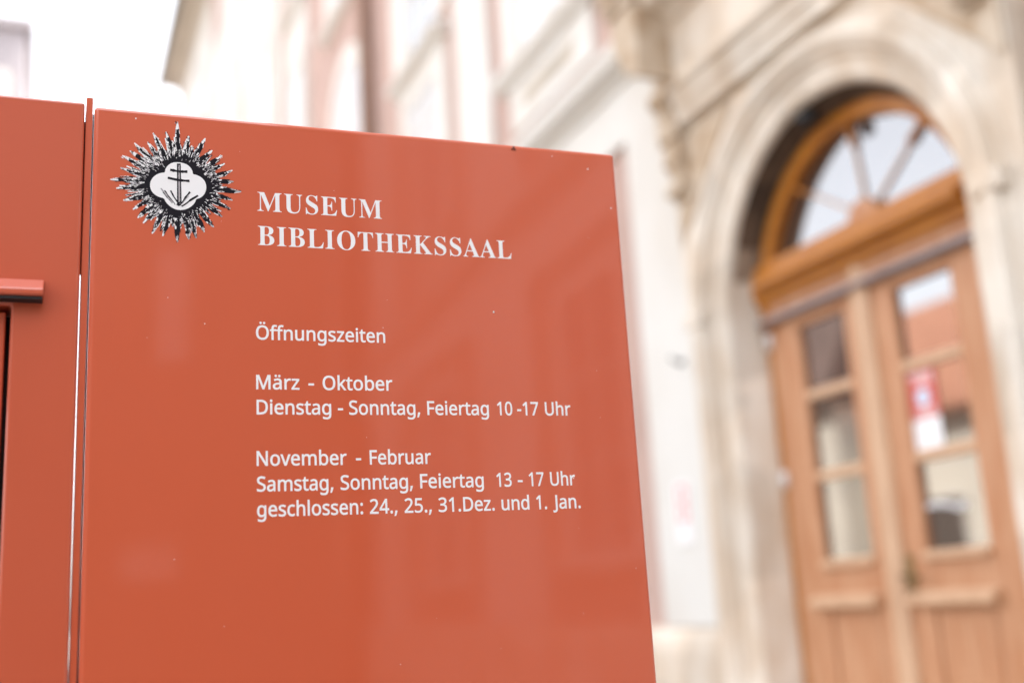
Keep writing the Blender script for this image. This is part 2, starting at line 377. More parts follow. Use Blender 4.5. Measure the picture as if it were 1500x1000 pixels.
# door frame and the two leaves
for a_, c_ in ((5.214, y1+.006), (y0-.006, 3.526)): MB().box(3.778, 3.88, a_, c_, -1.0, 1.447).build('door_post', 'oak', mus, bevel=.004)
def leaf(a, c, g0, g1, pan0, pan1, label):
    X0, X1 = 3.785, 3.845
    l = MB()
    l.box(X0, X1, a, g0, -.98, 1.446); l.box(X0, X1, g1, c, -.98, 1.446)
    l.box(X0+.001, X1, g0, g1, 1.385, 1.445); l.box(X0+.001, X1, g0, g1, -.10, .12); l.box(X0+.001, X1, g0, g1, -.979, -.84)
    l.box(X0+.014, X1-.01, g0, g1, -.84, -.10)
    l.box(X0+.008, X0+.013, g0+.04, g1-.04, -.80, -.15)
    o = l.build('door_leaf', 'oak_light', mus, bevel=.004)
    if label: o['label'] = label
    MB().box(3.815, 3.821, g0-.003, g1+.003, .118, 1.388).build('pane', 'glass', o)
    for z in (.565, 1.0): MB().extrude([(3.79, z-.022), (3.79, z+.022), (3.814, z+.03), (3.814, z-.03)], 1, g0, g1).build('glazing_bar', 'oak_pale', o)
    MB().extrude([(3.785, .085), (3.755, .09), (3.752, .11), (3.785, .132)], 1, g0-.01, g1+.01).build('glass_sill', 'oak_pale', o)
    MB().extrude([(3.785, -.125), (3.745, -.12), (3.725, -.105), (3.725, -.075), (3.785, -.045)], 1, pan0, pan1).build('rain_ledge', 'oak_pale', o)
    return o
L = leaf(4.39, 5.212, 4.57, 4.955, 4.55, 5.06, None)
Rr = leaf(3.528, 4.386, 3.81, 4.20, 3.78, 4.32, None)
MB().extrude([(3.784, 4.345), (3.762, 4.35), (3.752, 4.375), (3.742, 4.395), (3.742, 4.435), (3.752, 4.455), (3.765, 4.48), (3.784, 4.485)], 2, -.97, 1.556).build('astragal', 'oak_pale', L)
for z in (1.36, .58):
    for o, y in ((L, 5.205), (Rr, 3.53)):
        MB().tube([(3.772, y, z-.05), (3.772, y, z-.03), (3.772, y, z+.03), (3.772, y, z+.05)], [.008, .022, .022, .008], 12).build('hinge', 'pale_metal', o)
h = MB().box(3.776, 3.785, 4.295, 4.34, -.09, .12)
h.tube([(3.78, 4.318, .02), (3.72, 4.318, .02)], .012).tube([(3.722, 4.325, .02), (3.715, 4.29, .018), (3.718, 4.20, .01)], .011).ball((3.775, 4.318, -.05), .014)
h.build('handle', 'brass', Rr)
# steps in front of the door
st = MB().box(3.1, 3.86, 3.25, 5.5, -H, -1.0).box(2.75, 3.1, 3.05, 5.7, -H, -1.075)
st.build('doorstep', 'stone', mus, bevel=.01)
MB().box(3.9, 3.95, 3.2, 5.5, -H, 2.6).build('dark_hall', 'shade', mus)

# notice taped on the right door leaf
po = thing('door_poster', 'red and white poster with pale round emblem on the glass of the right door', 'poster', (3.785, 4.11, H+.57))
MB().box(3.8085, 3.8105, 4.02, 4.21, .57, .735).build('lower_sheet', 'white_print', po)
MB().box(3.8085, 3.8105, 4.02, 4.21, .737, .962).build('upper_sheet', 'red_print', po)
MB().extrude([(4.112+.042*math.cos(k*math.pi/12), .835+.042*math.sin(k*math.pi/12)) for k in range(24)], 0, 3.8075, 3.8083).build('round_emblem', ['blue_print'], po)
q = MB()
for z in (.945, .925, .905, .775, .755): MB().box(3.8076, 3.8083, 4.04, 4.19-.02*((z*1000) % 3), z-.004, z+.004).build('text_line', 'white_print', po)
dc = MB(); random.seed(3)
for k in range(14): 
    y = 4.18-.022*k; z = .335-.02*(k > 6)+random.uniform(-.006, .006)
    if k < 12: dc.box(3.8085, 3.8105, y-.008, y+.006, z-.012-.004*(k % 2), z+.012)
d_ = dc.build('glass_decal', 'white_print'); tag(d_, 'small white lettering stuck low on the glass of the right door leaf', 'decal')
# notice plate and hook on the white pilaster beside the portal
pl = thing('notice_plate', 'small white notice with a red symbol on the white pilaster left of the portal', 'notice', (3.69, 6.18, H+.33))
MB().box(3.684, 3.6945, 6.08, 6.26, .30, .68).build('plate', 'white_print', pl)
q = MB().box(3.6825, 3.6838, 6.11, 6.14, .43, .66).box(3.6825, 3.6838, 6.2, 6.225, .43, .66).box(3.6825, 3.6838, 6.14, 6.2, .43, .46).box(3.6825, 3.6838, 6.14, 6.2, .63, .66)
q.ball((3.683, 6.17, .545), .025, 8, sq=(.05, 1, 1)); q.build('symbol', 'faint_red', pl)
hk = MB().tube([(3.694, 6.03, 1.42), (3.64, 6.03, 1.42), (3.61, 6.03, 1.45)], .011).ball((3.69, 6.03, 1.42), .022)
tag(hk.build('wall_hook', 'grey_metal'), 'small dark hook on the right edge of the white pilaster beside the portal', 'hook')
# spotlight under the arch
sp = thing('spotlight', 'small black spotlight fixed under the crown of the stone arch', 'spotlight', (3.62, 4.46, H+2.42))
MB().tube([(3.64, 4.44, 2.445), (3.62, 4.445, 2.39)], .01).build('bracket', 'black', sp)
MB().tube([(3.66, 4.42, 2.385), (3.645, 4.435, 2.39), (3.59, 4.49, 2.37), (3.585, 4.495, 2.368)], [.015, .034, .04, .036], 14).build('lamp_body', 'black', sp)

# ------------------------------------------------------------------ other houses
def house(name, label, x0, x1, y0, y1, ze, zr, wallm, roofm, wins, gable='y', face=None):
    t = thing(name, label, 'house', ((x0+x1)/2, (y0+y1)/2, 0))
    MB().box(x0, x1, y0, y1, -H, ze).build('wall', wallm, t)
    if gable == 'y':
        xm = (x0+x1)/2
        MB().extrude([(x0-.3, ze-.1), (x1+.3, ze-.1), (x1+.3, ze+.05), (xm, zr), (x0-.3, ze+.05)], 1, y0-.2, y1+.2).build('roof', roofm, t)
    else:
        ym = (y0+y1)/2
        MB().extrude([(y0-.3, ze-.1), (y1+.3, ze-.1), (y1+.3, ze+.05), (ym, zr), (y0-.3, ze+.05)], 0, x0-.2, x1+.2).build('roof', roofm, t)
    for (side, a, c, z0, z1, g) in wins:
        if side == 'x1': 
            o = MB().box(x1, x1+.06, a-.12, a, z0-.1, z1+.1).box(x1, x1+.06, c, c+.12, z0-.1, z1+.1).box(x1, x1+.06, a, c, z1, z1+.1).box(x1, x1+.08, a, c, z0-.1, z0).build('window', 'plaster', t)
            MB().box(x1+.004, x1+.03, a, c, z0, z1).build('pane', g, o)
        elif side == 'y0':
            o = MB().box(a-.12, a, y0-.06, y0, z0-.1, z1+.1).box(c, c+.12, y0-.06, y0, z0-.1, z1+.1).box(a, c, y0-.06, y0, z1, z1+.1).box(a, c, y0-.08, y0, z0-.1, z0).build('window', 'plaster', t)
            MB().box(a, c, y0-.03, y0-.004, z0, z1).build('pane', g, o)
        else:
            o = MB().box(a-.12, a, y1, y1+.06, z0-.1, z1+.1).box(c, c+.12, y1, y1+.06, z0-.1, z1+.1).box(a, c, y1, y1+.06, z1, z1+.1).box(a, c, y1, y1+.08, z0-.1, z0).build('window', 'plaster', t)
            MB().box(a, c, y1+.004, y1+.03, z0, z1).build('pane', g, o)
    return t
# across the street, mirrored in the door glass
house('townhouse', 'cream house with bright clay tile roof mirrored in the right door leaf', -18, -11, 10, 26.0, 3.7, 7.3, 'cream', 'tiles',
      [('x1', 19.3, 20.9, -H+.05, 1.75, 'shade'), ('x1', 16.6, 17.6, .6, 2.2, 'shade'), ('x1', 13.6, 14.6, .6, 2.2, 'shade')])
house('townhouse', 'cream house with dark old tile roof mirrored in the left door leaf', -12.3, -10, 22.1, 38, 4.4, 7.9, 'cream', 'tiles_dark',
      [('x1', 22.9, 23.9, 1.2, 2.6, 'pane'), ('x1', 26, 27.2, 1.9, 3.3, 'green'), ('x1', 29.5, 30.7, 1.9, 3.3, 'green')])
house('townhouse', 'unseen brown house added behind the viewpoint to keep sky off the sign', -16, 3.2, -24, -15, 8.2, 11.5, 'brown_render', 'tiles_dark', [('y1', -13, -12, 1, 2.6, 'pane'), ('y1', -9, -8, 1, 2.6, 'pane'), ('y1', -9, -8, 4.4, 6.2, 'pane'), ('y1', .62, .86, 3.9, 5.5, 'pane'), ('y1', .2, .7, .75, .98, 'pane')], gable='x')  # added so the sign reflects dark wall; small windows placed for reflected smudges
# pale block at the end of the street (upper left of the picture)
t = thing('apartment_block', 'pale lilac flat-roofed block far off at the end of the street', 'building', (-6, 38, 0))
MB().box(-11, -.95, 34, 42, -H, 17.7).build('wall', 'lilac', t)
MB().box(-11.3, -.72, 33.8, 42.3, 17.7, 18.05).build('cornice', 'lilac', t, bevel=.05)
for k in range(5):
    for j in range(4):
        y = -2.5-1.75*k; z = 14.3-3.3*j
        o = MB().box(y-.1, y+1.1, 33.93, 34, z-.12, z+1.9).build('window', 'plaster', t)
        MB().box(y, y+1, 33.915, 33.928, z, z+1.8).build('pane', 'pane', o)

# ------------------------------------------------------------------ the sign board
RZ = -.030349
nrm = Vector((-math.sin(RZ), math.cos(RZ), 0))*1.2
sign = thing('sign_board', 'glossy terracotta red sign board with white opening hours and a sunburst emblem', 'sign', (nrm.x, nrm.y, 0), RZ)
T = H+.5452
b = MB().box(-.0012, .6155, 0, .034, .16, T); b.build('panel', 'paint', sign, bevel=.0045, seg=3, raw=True)
for u in (.12, .5):
    MB().box(u-.03, u+.03, .036, .076, 0, T-.25).build('post', 'paint', sign, bevel=.003, raw=True)
# glyph outlines (letter: advance, contours), thousandths of an em
SANS = {',': [215, ['154,84 136,23 111,-42 85,-103 33,-103 49,-38 63,31 73,93 148,93']], '-': [258, ['32,184 32,246 226,246 226,184']], '.': [215, ['58,43 61,69 72,85 88,94 107,97 126,94 142,85 153,69 157,43 153,18 142,2 126,-8 107,-11 88,-8 72,2 61,18']], '0': [459, ['419,287 409,163 395,112 376,70 349,37 316,12 276,-3 229,-8 170,1 122,27 86,70 60,129 44,201 39,287 44,373 58,446 83,504 119,547 167,573 229,581 287,573 335,547 372,504 399,446 414,373', '110,287 113,215 121,156 137,111 159,78 190,59 229,52 268,59 298,78 320,110 336,156 345,215 348,287 345,359 336,417 320,463 298,495 268,515 229,521 190,515 159,495 137,463 121,417 113,359']], '1': [459, ['285,0 216,0 216,400 216,439 217,470 219,499 196,477 169,455 108,405 71,452 226,573 285,573']], '2': [459, ['417,0 38,0 38,59 188,210 261,287 306,353 318,387 322,424 315,466 294,496 261,514 221,520 181,517 147,506 83,466 45,513 94,548 153,572 221,581 270,576 313,562 347,540 372,510 388,472 394,428 389,385 375,344 353,305 324,267 247,185 128,67 128,64 417,64']], '3': [459, ['395,439 392,403 381,372 363,347 340,326 310,311 277,302 277,298 337,283 379,255 405,214 413,163 407,116 390,74 360,40 318,14 263,-3 193,-8 110,-1 36,23 36,89 114,61 194,51 260,59 305,81 331,117 339,164 335,197 320,223 297,242 265,255 226,263 179,265 123,265 123,326 180,326 223,329 259,339 286,356 307,377 319,404 323,434 316,471 295,498 262,516 219,521 164,515 117,498 75,473 39,521 73,544 115,563 163,576 218,581 273,576 317,563 352,540 376,511 390,477']], '4': [459, ['443,130 359,130 359,0 291,0 291,130 17,130 17,190 286,576 359,576 359,193 443,193', '291,374 291,412 293,444 294,474 295,500 292,500 276,468 257,438 86,193 291,193']], '5': [459, ['221,351 275,346 322,331 361,307 389,274 407,232 413,183 407,128 387,81 356,43 314,15 261,-2 199,-8 116,0 51,23 51,90 121,62 200,52 239,55 274,65 302,82 323,106 336,137 341,176 332,225 306,262 262,284 197,292 146,288 99,280 64,302 86,573 373,573 373,508 146,508 132,342 169,348']], '7': [459, ['109,0 344,508 35,508 35,573 419,573 419,518 187,0']], ':': [215, ['58,43 61,69 72,85 88,94 107,97 126,94 142,85 153,69 157,43 153,18 142,2 126,-8 107,-11 88,-8 72,2 61,18', '58,387 61,412 72,429 88,438 107,441 126,438 142,429 153,412 157,387 153,362 142,345 126,335 107,332 88,335 72,345 61,362']], 'D': [585, ['536,292 528,203 501,131 457,74 399,33 325,8 237,0 78,0 78,573 254,573 335,565 404,540 460,501 502,446 528,377', '460,289 454,359 435,415 404,457 361,487 308,505 244,511 150,511 150,62 228,62 299,68 357,87 402,119 434,164 454,220']], 'F': [416, ['150,0 78,0 78,573 398,573 398,509 150,509 150,306 383,306 383,243 150,243']], 'J': [219, ['-3,-152 -37,-150 -63,-142 -63,-81 -35,-87 -5,-89 33,-81 50,-70 63,-53 71,-29 74,3 74,573 146,573 146,9 141,-42 128,-82 105,-113 75,-135 39,-148']], 'M': [727, ['330,0 142,502 139,502 142,461 144,407 144,347 144,0 78,0 78,573 184,573 361,103 364,103 544,573 650,573 650,0 578,0 578,352 579,408 581,460 584,501 581,501 390,0']], 'N': [609, ['532,0 447,0 141,476 138,476 141,432 143,378 144,320 144,0 78,0 78,573 161,573 467,99 470,99 468,137 466,193 464,249 464,573 532,573']], 'O': [626, ['577,287 573,224 561,166 540,116 510,73 473,38 428,13 375,-3 314,-8 251,-3 196,13 151,39 114,73 85,116 65,167 53,224 49,288 56,370 78,442 114,500 166,545 232,572 314,581 393,572 459,545 510,501 547,442 570,370', '125,287 130,220 145,163 171,117 207,83 255,62 314,55 373,62 420,83 456,117 481,163 496,220 501,287 496,354 481,411 456,457 421,491 373,511 314,518 255,511 207,490 171,457 145,411 130,354']], 'S': [440, ['403,153 396,106 378,66 348,35 307,11 257,-3 198,-8 137,-5 83,4 41,19 41,88 113,65 201,55 240,57 273,66 298,79 316,98 327,120 330,147 327,173 318,194 302,213 277,230 196,265 131,294 85,330 57,375 48,435 54,477 71,513 99,542 136,563 180,576 231,581 318,572 389,549 366,487 302,508 229,517 196,515 169,507 148,494 133,478 124,457 121,434 124,407 133,386 149,367 172,351 246,318 332,279 362,255 385,228 398,194']], 'U': [586, ['513,202 507,146 489,95 459,52 416,20 360,-1 290,-8 225,-2 171,18 128,50 97,93 78,144 72,204 72,573 144,573 144,201 148,158 161,122 182,93 211,72 248,59 294,55 342,59 379,73 407,96 427,126 438,161 442,202 442,573 513,573']], 'a': [450, ['231,437 299,428 347,403 368,375 381,338 385,293 385,0 334,0 320,61 317,61 279,22 234,-1 172,-8 136,-5 103,6 75,23 55,48 41,80 37,119 43,159 59,192 87,219 152,245 243,257 316,259 316,285 310,330 293,359 265,375 227,380 163,370 106,347 84,400 151,426', '252,208 184,200 141,182 118,155 110,119 115,87 132,66 157,53 188,49 238,56 279,79 299,103 311,134 315,172 315,210']], 'b': [493, ['139,461 138,410 135,373 139,373 161,398 189,419 226,432 272,437 322,431 365,412 401,381 428,338 444,283 449,215 444,147 427,91 400,48 365,17 322,-2 272,-8 226,-3 189,10 161,31 139,55 133,55 119,0 68,0 68,609 139,609', '260,379 219,374 188,361 165,339 150,308 142,268 139,217 139,214 145,144 165,93 187,69 219,55 261,51 297,55 325,69 348,93 369,145 376,216 369,287 348,338 325,360 296,374']], 'c': [385, ['241,-8 187,-2 139,15 99,45 69,87 50,143 44,213 51,284 71,342 102,385 142,415 191,432 245,438 309,431 358,415 337,356 292,370 244,376 204,371 172,358 148,335 131,303 120,263 117,213 120,166 131,126 148,94 172,71 202,58 240,53 302,60 351,78 351,15 304,-2']], 'd': [493, ['221,-8 171,-2 128,17 92,48 65,91 49,146 44,214 49,282 66,338 93,381 128,413 171,432 221,438 280,429 323,407 354,374 359,374 356,405 354,438 354,609 425,609 425,0 368,0 358,58 354,58 323,24 279,1', '232,51 273,55 305,67 328,88 348,135 355,200 355,213 349,284 329,336 306,360 274,375 231,379 196,374 168,359 146,334 124,281 117,213 124,144 146,93 168,69 197,55']], 'e': [452, ['234,438 286,432 329,414 364,385 390,346 406,299 411,244 411,201 117,201 127,137 154,90 181,69 215,56 254,52 327,60 392,82 392,20 327,-1 251,-8 194,-2 143,17 101,48 70,91 51,146 44,212 50,277 68,333 96,378 134,411 181,431', '233,380 188,372 154,348 130,309 119,257 338,257 335,292 326,322 312,346 292,364 266,376']], 'f': [276, ['266,375 158,375 158,0 87,0 87,375 12,375 12,408 87,432 87,457 92,507 104,547 124,577 152,597 186,609 227,613 274,609 310,599 292,544 262,552 228,556 197,550 175,532 162,502 158,458 158,430 266,430']], 'g': [493, ['221,438 261,434 297,422 329,402 355,373 359,373 369,430 425,430 425,-7 420,-63 404,-109 378,-146 341,-172 293,-187 233,-192 147,-186 78,-165 78,-100 149,-125 237,-134 286,-126 324,-101 347,-63 355,-13 355,4 356,32 358,57 354,57 329,28 299,8 263,-4 221,-8 170,-2 126,18 91,51 65,95 49,149 44,214 49,278 65,332 91,377 126,411 169,431', '230,379 197,374 169,359 147,336 130,303 120,262 117,213 124,143 146,92 169,68 197,54 232,50 288,58 309,69 326,85 349,131 356,197 356,214 353,267 343,309 326,340 302,362 270,374']], 'h': [496, ['139,431 138,399 135,370 140,370 174,407 221,429 273,437 321,433 360,421 391,400 413,370 426,330 431,280 431,0 361,0 361,275 355,321 338,353 308,372 265,379 222,374 189,360 166,338 150,308 142,269 139,222 139,0 68,0 68,609 139,609']], 'i': [207, ['139,430 139,0 68,0 68,430', '104,591 133,580 142,566 145,546 142,526 133,512 104,501 88,504 75,512 66,526 63,546 66,566 75,580 88,588']], 'k': [428, ['138,291 137,257 135,221 138,221 152,240 172,264 189,285 326,430 409,430 235,246 421,0 336,0 187,200 138,158 138,0 68,0 68,609 138,609']], 'l': [207, ['139,0 68,0 68,609 139,609']], 'm': [750, ['540,438 584,434 621,421 649,401 669,371 681,330 685,280 685,0 615,0 615,277 610,321 594,353 567,372 528,379 490,374 460,362 438,342 418,298 411,237 411,0 342,0 342,277 332,333 320,353 303,367 281,376 253,379 215,374 185,360 164,338 150,308 141,269 139,223 139,0 68,0 68,430 125,430 136,371 140,371 173,409 217,431 266,438 312,433 349,420 378,398 398,366 402,366 427,398 461,420 499,433']], 'n': [496, ['275,438 322,434 361,421 391,401 413,371 426,330 431,280 431,0 361,0 361,275 355,321 338,353 308,372 265,379 222,374 189,361 166,338 146,289 139,223 139,0 68,0 68,430 125,430 136,371 140,371 175,409 222,431']], 'o': [485, ['442,216 438,165 428,121 411,82 388,51 359,25 324,7 285,-4 241,-8 200,-4 163,7 129,25 100,51 77,82 59,121 48,165 44,216 50,282 68,336 97,380 137,412 186,431 244,438 299,431 347,412 387,380 417,336 436,282', '117,216 120,169 130,128 147,95 172,71 203,56 243,51 282,56 314,71 339,95 356,128 366,169 369,216 365,263 355,303 338,335 314,359 282,374 242,379 202,374 171,359 147,335 124,284']], 'r': [331, ['269,438 295,437 319,433 310,368 287,372 264,374 217,363 176,334 149,289 139,229 139,0 68,0 68,430 126,430 134,351 137,351 170,395 214,426 240,435']], 's': [384, ['348,119 343,80 327,49 302,24 268,6 226,-4 176,-8 99,-1 42,19 42,83 104,60 178,49 224,53 256,66 274,86 280,112 271,141 239,167 174,196 103,228 76,245 57,266 45,292 41,324 46,358 61,386 85,408 137,430 202,438 275,430 339,409 315,353 258,372 197,380 159,377 131,366 114,350 108,328 119,298 154,274 219,246 289,215 314,197 333,176 344,150']], 't': [289, ['212,50 245,53 272,59 272,5 240,-4 200,-8 167,-5 138,4 112,20 91,44 78,79 74,125 74,375 13,375 13,409 75,437 103,528 144,528 144,430 269,430 269,375 144,375 144,127 149,93 163,69 185,54']], 'u': [496, ['427,430 427,0 370,0 359,57 356,57 321,20 273,-1 220,-8 173,-4 134,8 103,29 81,59 68,99 63,148 63,430 135,430 135,153 141,108 158,76 188,57 230,51 273,55 306,69 330,91 345,121 354,160 357,206 357,430']], 'v': [407, ['163,0 0,430 75,430 167,176 180,137 193,96 201,63 204,63 214,96 227,138 241,176 332,430 407,430 244,0']], 'z': [377, ['346,0 31,0 31,47 262,375 45,375 45,430 340,430 340,377 112,55 346,55']], 'Ö': [626, ['577,287 573,224 561,166 540,116 510,73 473,38 428,13 375,-3 314,-8 251,-3 196,13 151,39 114,73 85,116 65,167 53,224 49,288 56,370 78,442 114,500 166,545 232,572 314,581 393,572 459,545 510,501 547,442 570,370', '125,287 130,220 145,163 171,117 207,83 255,62 314,55 373,62 420,83 456,117 481,163 496,220 501,287 496,354 481,411 456,457 421,491 373,511 314,518 255,511 207,490 171,457 145,411 130,354', '201,689 204,707 213,719 239,728 265,719 274,707 277,689 274,671 265,659 239,649 213,659 204,671', '352,689 355,707 363,719 389,728 415,719 424,707 427,689 424,671 415,659 389,649 363,659 355,671']], 'ä': [450, ['231,437 299,428 347,403 368,375 381,338 385,293 385,0 334,0 320,61 317,61 279,22 234,-1 172,-8 136,-5 103,6 75,23 55,48 41,80 37,119 43,159 59,192 87,219 152,245 243,257 316,259 316,285 310,330 293,359 265,375 227,380 163,370 106,347 84,400 151,426', '252,208 184,200 141,182 118,155 110,119 115,87 132,66 157,53 188,49 238,56 279,79 299,103 311,134 315,172 315,210', '113,546 116,564 124,576 151,585 177,576 186,564 188,546 186,529 177,516 151,506 124,516 116,529', '264,546 267,564 275,576 301,585 327,576 336,564 338,546 336,529 327,516 301,506 275,516 267,529']]}
SERIF = {'A': [437, ['-9,0 -9,18 9,21 24,30 49,75 206,466 224,465 384,87 411,34 425,22 443,18 443,0 229,0 229,18 259,21 277,30 283,46 273,81 253,132 103,132 79,71 76,59 75,48 80,32 96,21 124,18 128,18 128,0', '113,161 242,161 177,319']], 'B': [443, ['16,0 16,17 45,22 62,32 72,51 75,82 75,369 69,412 51,433 15,439 15,455 220,455 284,451 333,439 368,418 389,388 396,351 384,302 348,268 287,247 360,223 404,185 418,132 413,93 397,61 371,35 314,9 238,0', '182,252 188,252 234,257 263,272 279,301 285,345 281,385 269,412 248,428 216,434 198,432 188,425 182,391', '222,24 259,30 283,49 296,81 301,128 295,176 277,208 245,225 197,231 182,231 182,65 190,33 202,26']], 'E': [442, ['14,0 14,17 44,20 62,30 72,48 75,78 75,369 72,405 62,425 44,435 16,439 16,455 399,455 399,320 383,320 369,373 340,406 295,424 232,430 200,428 186,417 183,388 183,246 193,246 232,252 259,269 277,300 288,345 304,345 304,118 287,118 273,181 259,201 241,213 185,222 183,222 183,67 185,47 192,35 230,28 276,30 313,39 345,53 371,75 393,105 411,143 430,143 402,0']], 'H': [523, ['15,0 15,17 45,22 62,32 72,50 75,81 75,379 71,406 62,424 44,434 16,439 16,455 242,455 242,439 204,432 187,415 182,379 182,251 342,251 342,379 337,415 320,432 282,439 282,455 507,455 507,439 478,434 461,424 452,407 449,379 449,81 452,52 461,33 478,22 507,17 507,0 282,0 282,17 311,21 329,31 339,49 342,81 342,221 182,221 182,81 185,50 194,32 212,22 242,17 242,0']], 'I': [261, ['13,0 13,17 42,23 61,32 72,49 75,75 75,387 72,412 63,427 45,435 13,439 13,455 244,455 244,439 214,435 196,427 186,412 183,387 183,77 187,44 206,26 246,17 246,0']], 'K': [510, ['16,0 16,17 45,22 63,32 72,50 75,81 75,379 72,406 63,424 45,434 17,439 17,455 242,455 242,439 205,432 187,415 183,379 183,234 321,373 342,398 349,418 334,434 291,439 291,455 486,455 486,439 477,439 436,430 392,404 345,361 271,285 463,46 487,25 519,17 519,0 281,0 281,17 306,18 322,21 334,34 316,66 199,214 183,198 183,81 186,50 195,32 213,22 242,17 242,0']], 'L': [426, ['15,0 15,17 45,22 62,32 72,50 75,81 75,379 71,407 62,425 44,434 16,439 16,455 250,455 250,439 208,434 196,427 188,416 182,379 182,83 185,47 200,31 234,28 278,31 315,40 345,56 370,80 391,112 409,154 427,154 402,0']], 'M': [634, ['14,0 14,17 43,22 61,32 72,50 75,79 75,382 71,416 53,432 15,439 15,455 185,455 317,142 449,455 617,455 617,439 590,433 573,423 563,405 560,378 560,85 565,43 582,23 617,17 617,0 396,0 396,17 433,25 450,44 455,83 455,399 288,0 270,0 105,389 105,80 109,48 120,30 139,20 169,17 169,0']], 'O': [525, ['261,-11 213,-6 169,7 129,29 94,58 66,93 45,134 32,179 28,228 32,276 45,321 66,362 95,397 130,426 170,448 216,462 265,466 313,462 357,448 397,427 431,399 459,364 481,323 494,277 498,228 494,179 481,134 459,93 430,58 395,29 355,7 310,-6', '265,12 306,21 338,47 361,90 375,150 379,228 371,321 348,389 324,419 294,437 260,443 219,435 186,409 163,366 150,305 145,228 153,135 177,67 201,37 230,18']], 'S': [390, ['43,-11 43,158 62,158 83,94 111,50 149,24 197,15 231,20 257,36 273,60 279,89 273,117 255,140 225,160 163,191 112,221 77,253 56,289 50,332 54,370 67,403 88,429 115,449 148,462 185,466 229,461 282,448 291,446 300,445 313,450 320,466 339,466 339,319 322,319 310,354 293,385 272,410 248,429 222,441 194,445 163,440 140,426 125,406 120,380 124,356 137,336 189,303 253,273 317,233 337,211 350,188 359,133 354,93 339,58 314,29 281,8 240,-6 192,-10 158,-8 126,1 98,9 85,12 69,7 61,-11']], 'T': [423, ['92,0 92,17 123,21 142,31 152,50 156,81 156,433 149,433 102,426 65,403 41,367 29,318 11,318 11,455 410,455 410,317 394,317 385,359 368,391 343,415 310,429 269,433 263,433 263,81 267,49 276,30 296,21 328,17 328,0']], 'U': [492, ['248,-13 192,-8 147,6 114,29 91,61 78,103 73,155 73,379 70,406 61,424 43,434 15,439 15,455 240,455 240,439 202,432 185,415 181,379 181,140 186,88 203,51 232,29 275,22 317,28 350,44 373,71 388,110 392,159 392,378 389,406 379,423 360,433 328,439 328,455 474,455 474,439 448,432 433,421 425,404 422,378 422,181 418,118 403,69 380,32 346,7 302,-8']]}

from mathutils.geometry import delaunay_2d_cdt
def inside(p, cs):
    wn = 0
    for c in cs:
        for i in range(len(c)):
            (x0, y0), (x1, y1) = c[i-1], c[i]
            if (y0 <= p[1]) != (y1 <= p[1]):
                s = (x1-x0)*(p[1]-y0)-(p[0]-x0)*(y1-y0)
                if y1 > y0 and s > 0: wn += 1
                if y1 < y0 and s < 0: wn -= 1
    return wn != 0
def outline_mesh(name, glyphs, material, parent, y=-.00015):
    # glyphs: list of glyphs, each a list of outlines (x, z); filled as foil lettering
    b = MB()
    for cs in glyphs:
        V = []; Ed = []
        for c in cs:
            o = len(V); V += [Vector(p) for p in c]; Ed += [(o+i, o+(i+1) % len(c)) for i in range(len(c))]
        vs, _, fs, *_r = delaunay_2d_cdt(V, Ed, [], 0, 1e-7)
        keep = [tuple(f) for f in fs if inside(sum((vs[i] for i in f), Vector((0, 0)))/len(f), cs)]
        b.add([(v.x, y, v.y) for v in vs], keep)
    return b.build(name, material, parent, raw=True)
def decode(g): return {k: (a, [[tuple(map(int, p.split(','))) for p in c.split()] for c in cs]) for k, (a, cs) in g.items()}
SA, SE = decode(SANS), decode(SERIF)
def grow(c, d):
    n = len(c); o = []
    for i in range(n):
        a, p, q = Vector(c[i-1]), Vector(c[i]), Vector(c[(i+1) % n])
        e1, e2 = (p-a).normalized(), (q-p).normalized()
        n1, n2 = Vector((e1.y, -e1.x)), Vector((e2.y, -e2.x)); k = n1+n2
        if k.length < .3: o.append(tuple(p)); continue
        k = k.normalized(); o.append(tuple(p+k*d/max(.5, k.dot(n1))))
    return o
def area(c): return sum(c[i-1][0]*c[i][1]-c[i][0]*c[i-1][1] for i in range(len(c)))/2
def word(txt, font, x0, x1, z, cap, capu, fat, track=0):
    pen = 0; cs = []
    for ch in txt:
        adv, cc = font[ch]
        big = max(cc, key=lambda q: abs(area(q)))
        sgn = 1 if area(big) > 0 else -1
        cs.append([[(x+pen, y) for x, y in grow(c, fat*sgn)] for c in cc])
        pen += adv+track
    xs = [x for g in cs for c in g for x, _ in c]; a, b_ = min(xs), max(xs)
    k = (x1-x0)/(b_-a); kz = cap/(capu+2*max(fat, 0))
    return [[[(x0+(x-a)*k, z+(y+fat)*kz) for x, y in c] for c in g] for g in cs]
LINES = [
 (.4382, [('MUSEUM', .1705, .3116)]), (.3986, [('BIBLIOTHEKSSAAL', .1708, .4685)]),
 (.2918, [('Öffnungszeiten', .1680, .3107)]),
 (.2374, [('März', .1679, .2140), ('-', .2236, .2298), ('Oktober', .2391, .3172)]),
 (.2103, [('Dienstag', .1682, .2480), ('-', .2552, .2610), ('Sonntag,', .2676, .3480), ('Feiertag', .3562, .4293), ('10', .4393, .4580), ('-17', .4639, .4902), ('Uhr', .4985, .5309)]),
 (.1556, [('November', .1679, .2637), ('-', .2737, .2795), ('Februar', .2890, .3583)]),
 (.1288, [('Samstag,', .1680, .2486), ('Sonntag,', .2563, .3364), ('Feiertag', .3447, .4187), ('13', .4338, .4522), ('-', .4595, .4655), ('17', .4730, .4914), ('Uhr', .4994, .5306)]),
 (.1025, [('geschlossen:', .1680, .2802), ('24.,', .2876, .3182), ('25.,', .3261, .3569), ('31.Dez.', .3646, .4302), ('und', .4384, .4719), ('1.', .4804, .4935), ('Jan.', .5009, .5354)]),
]
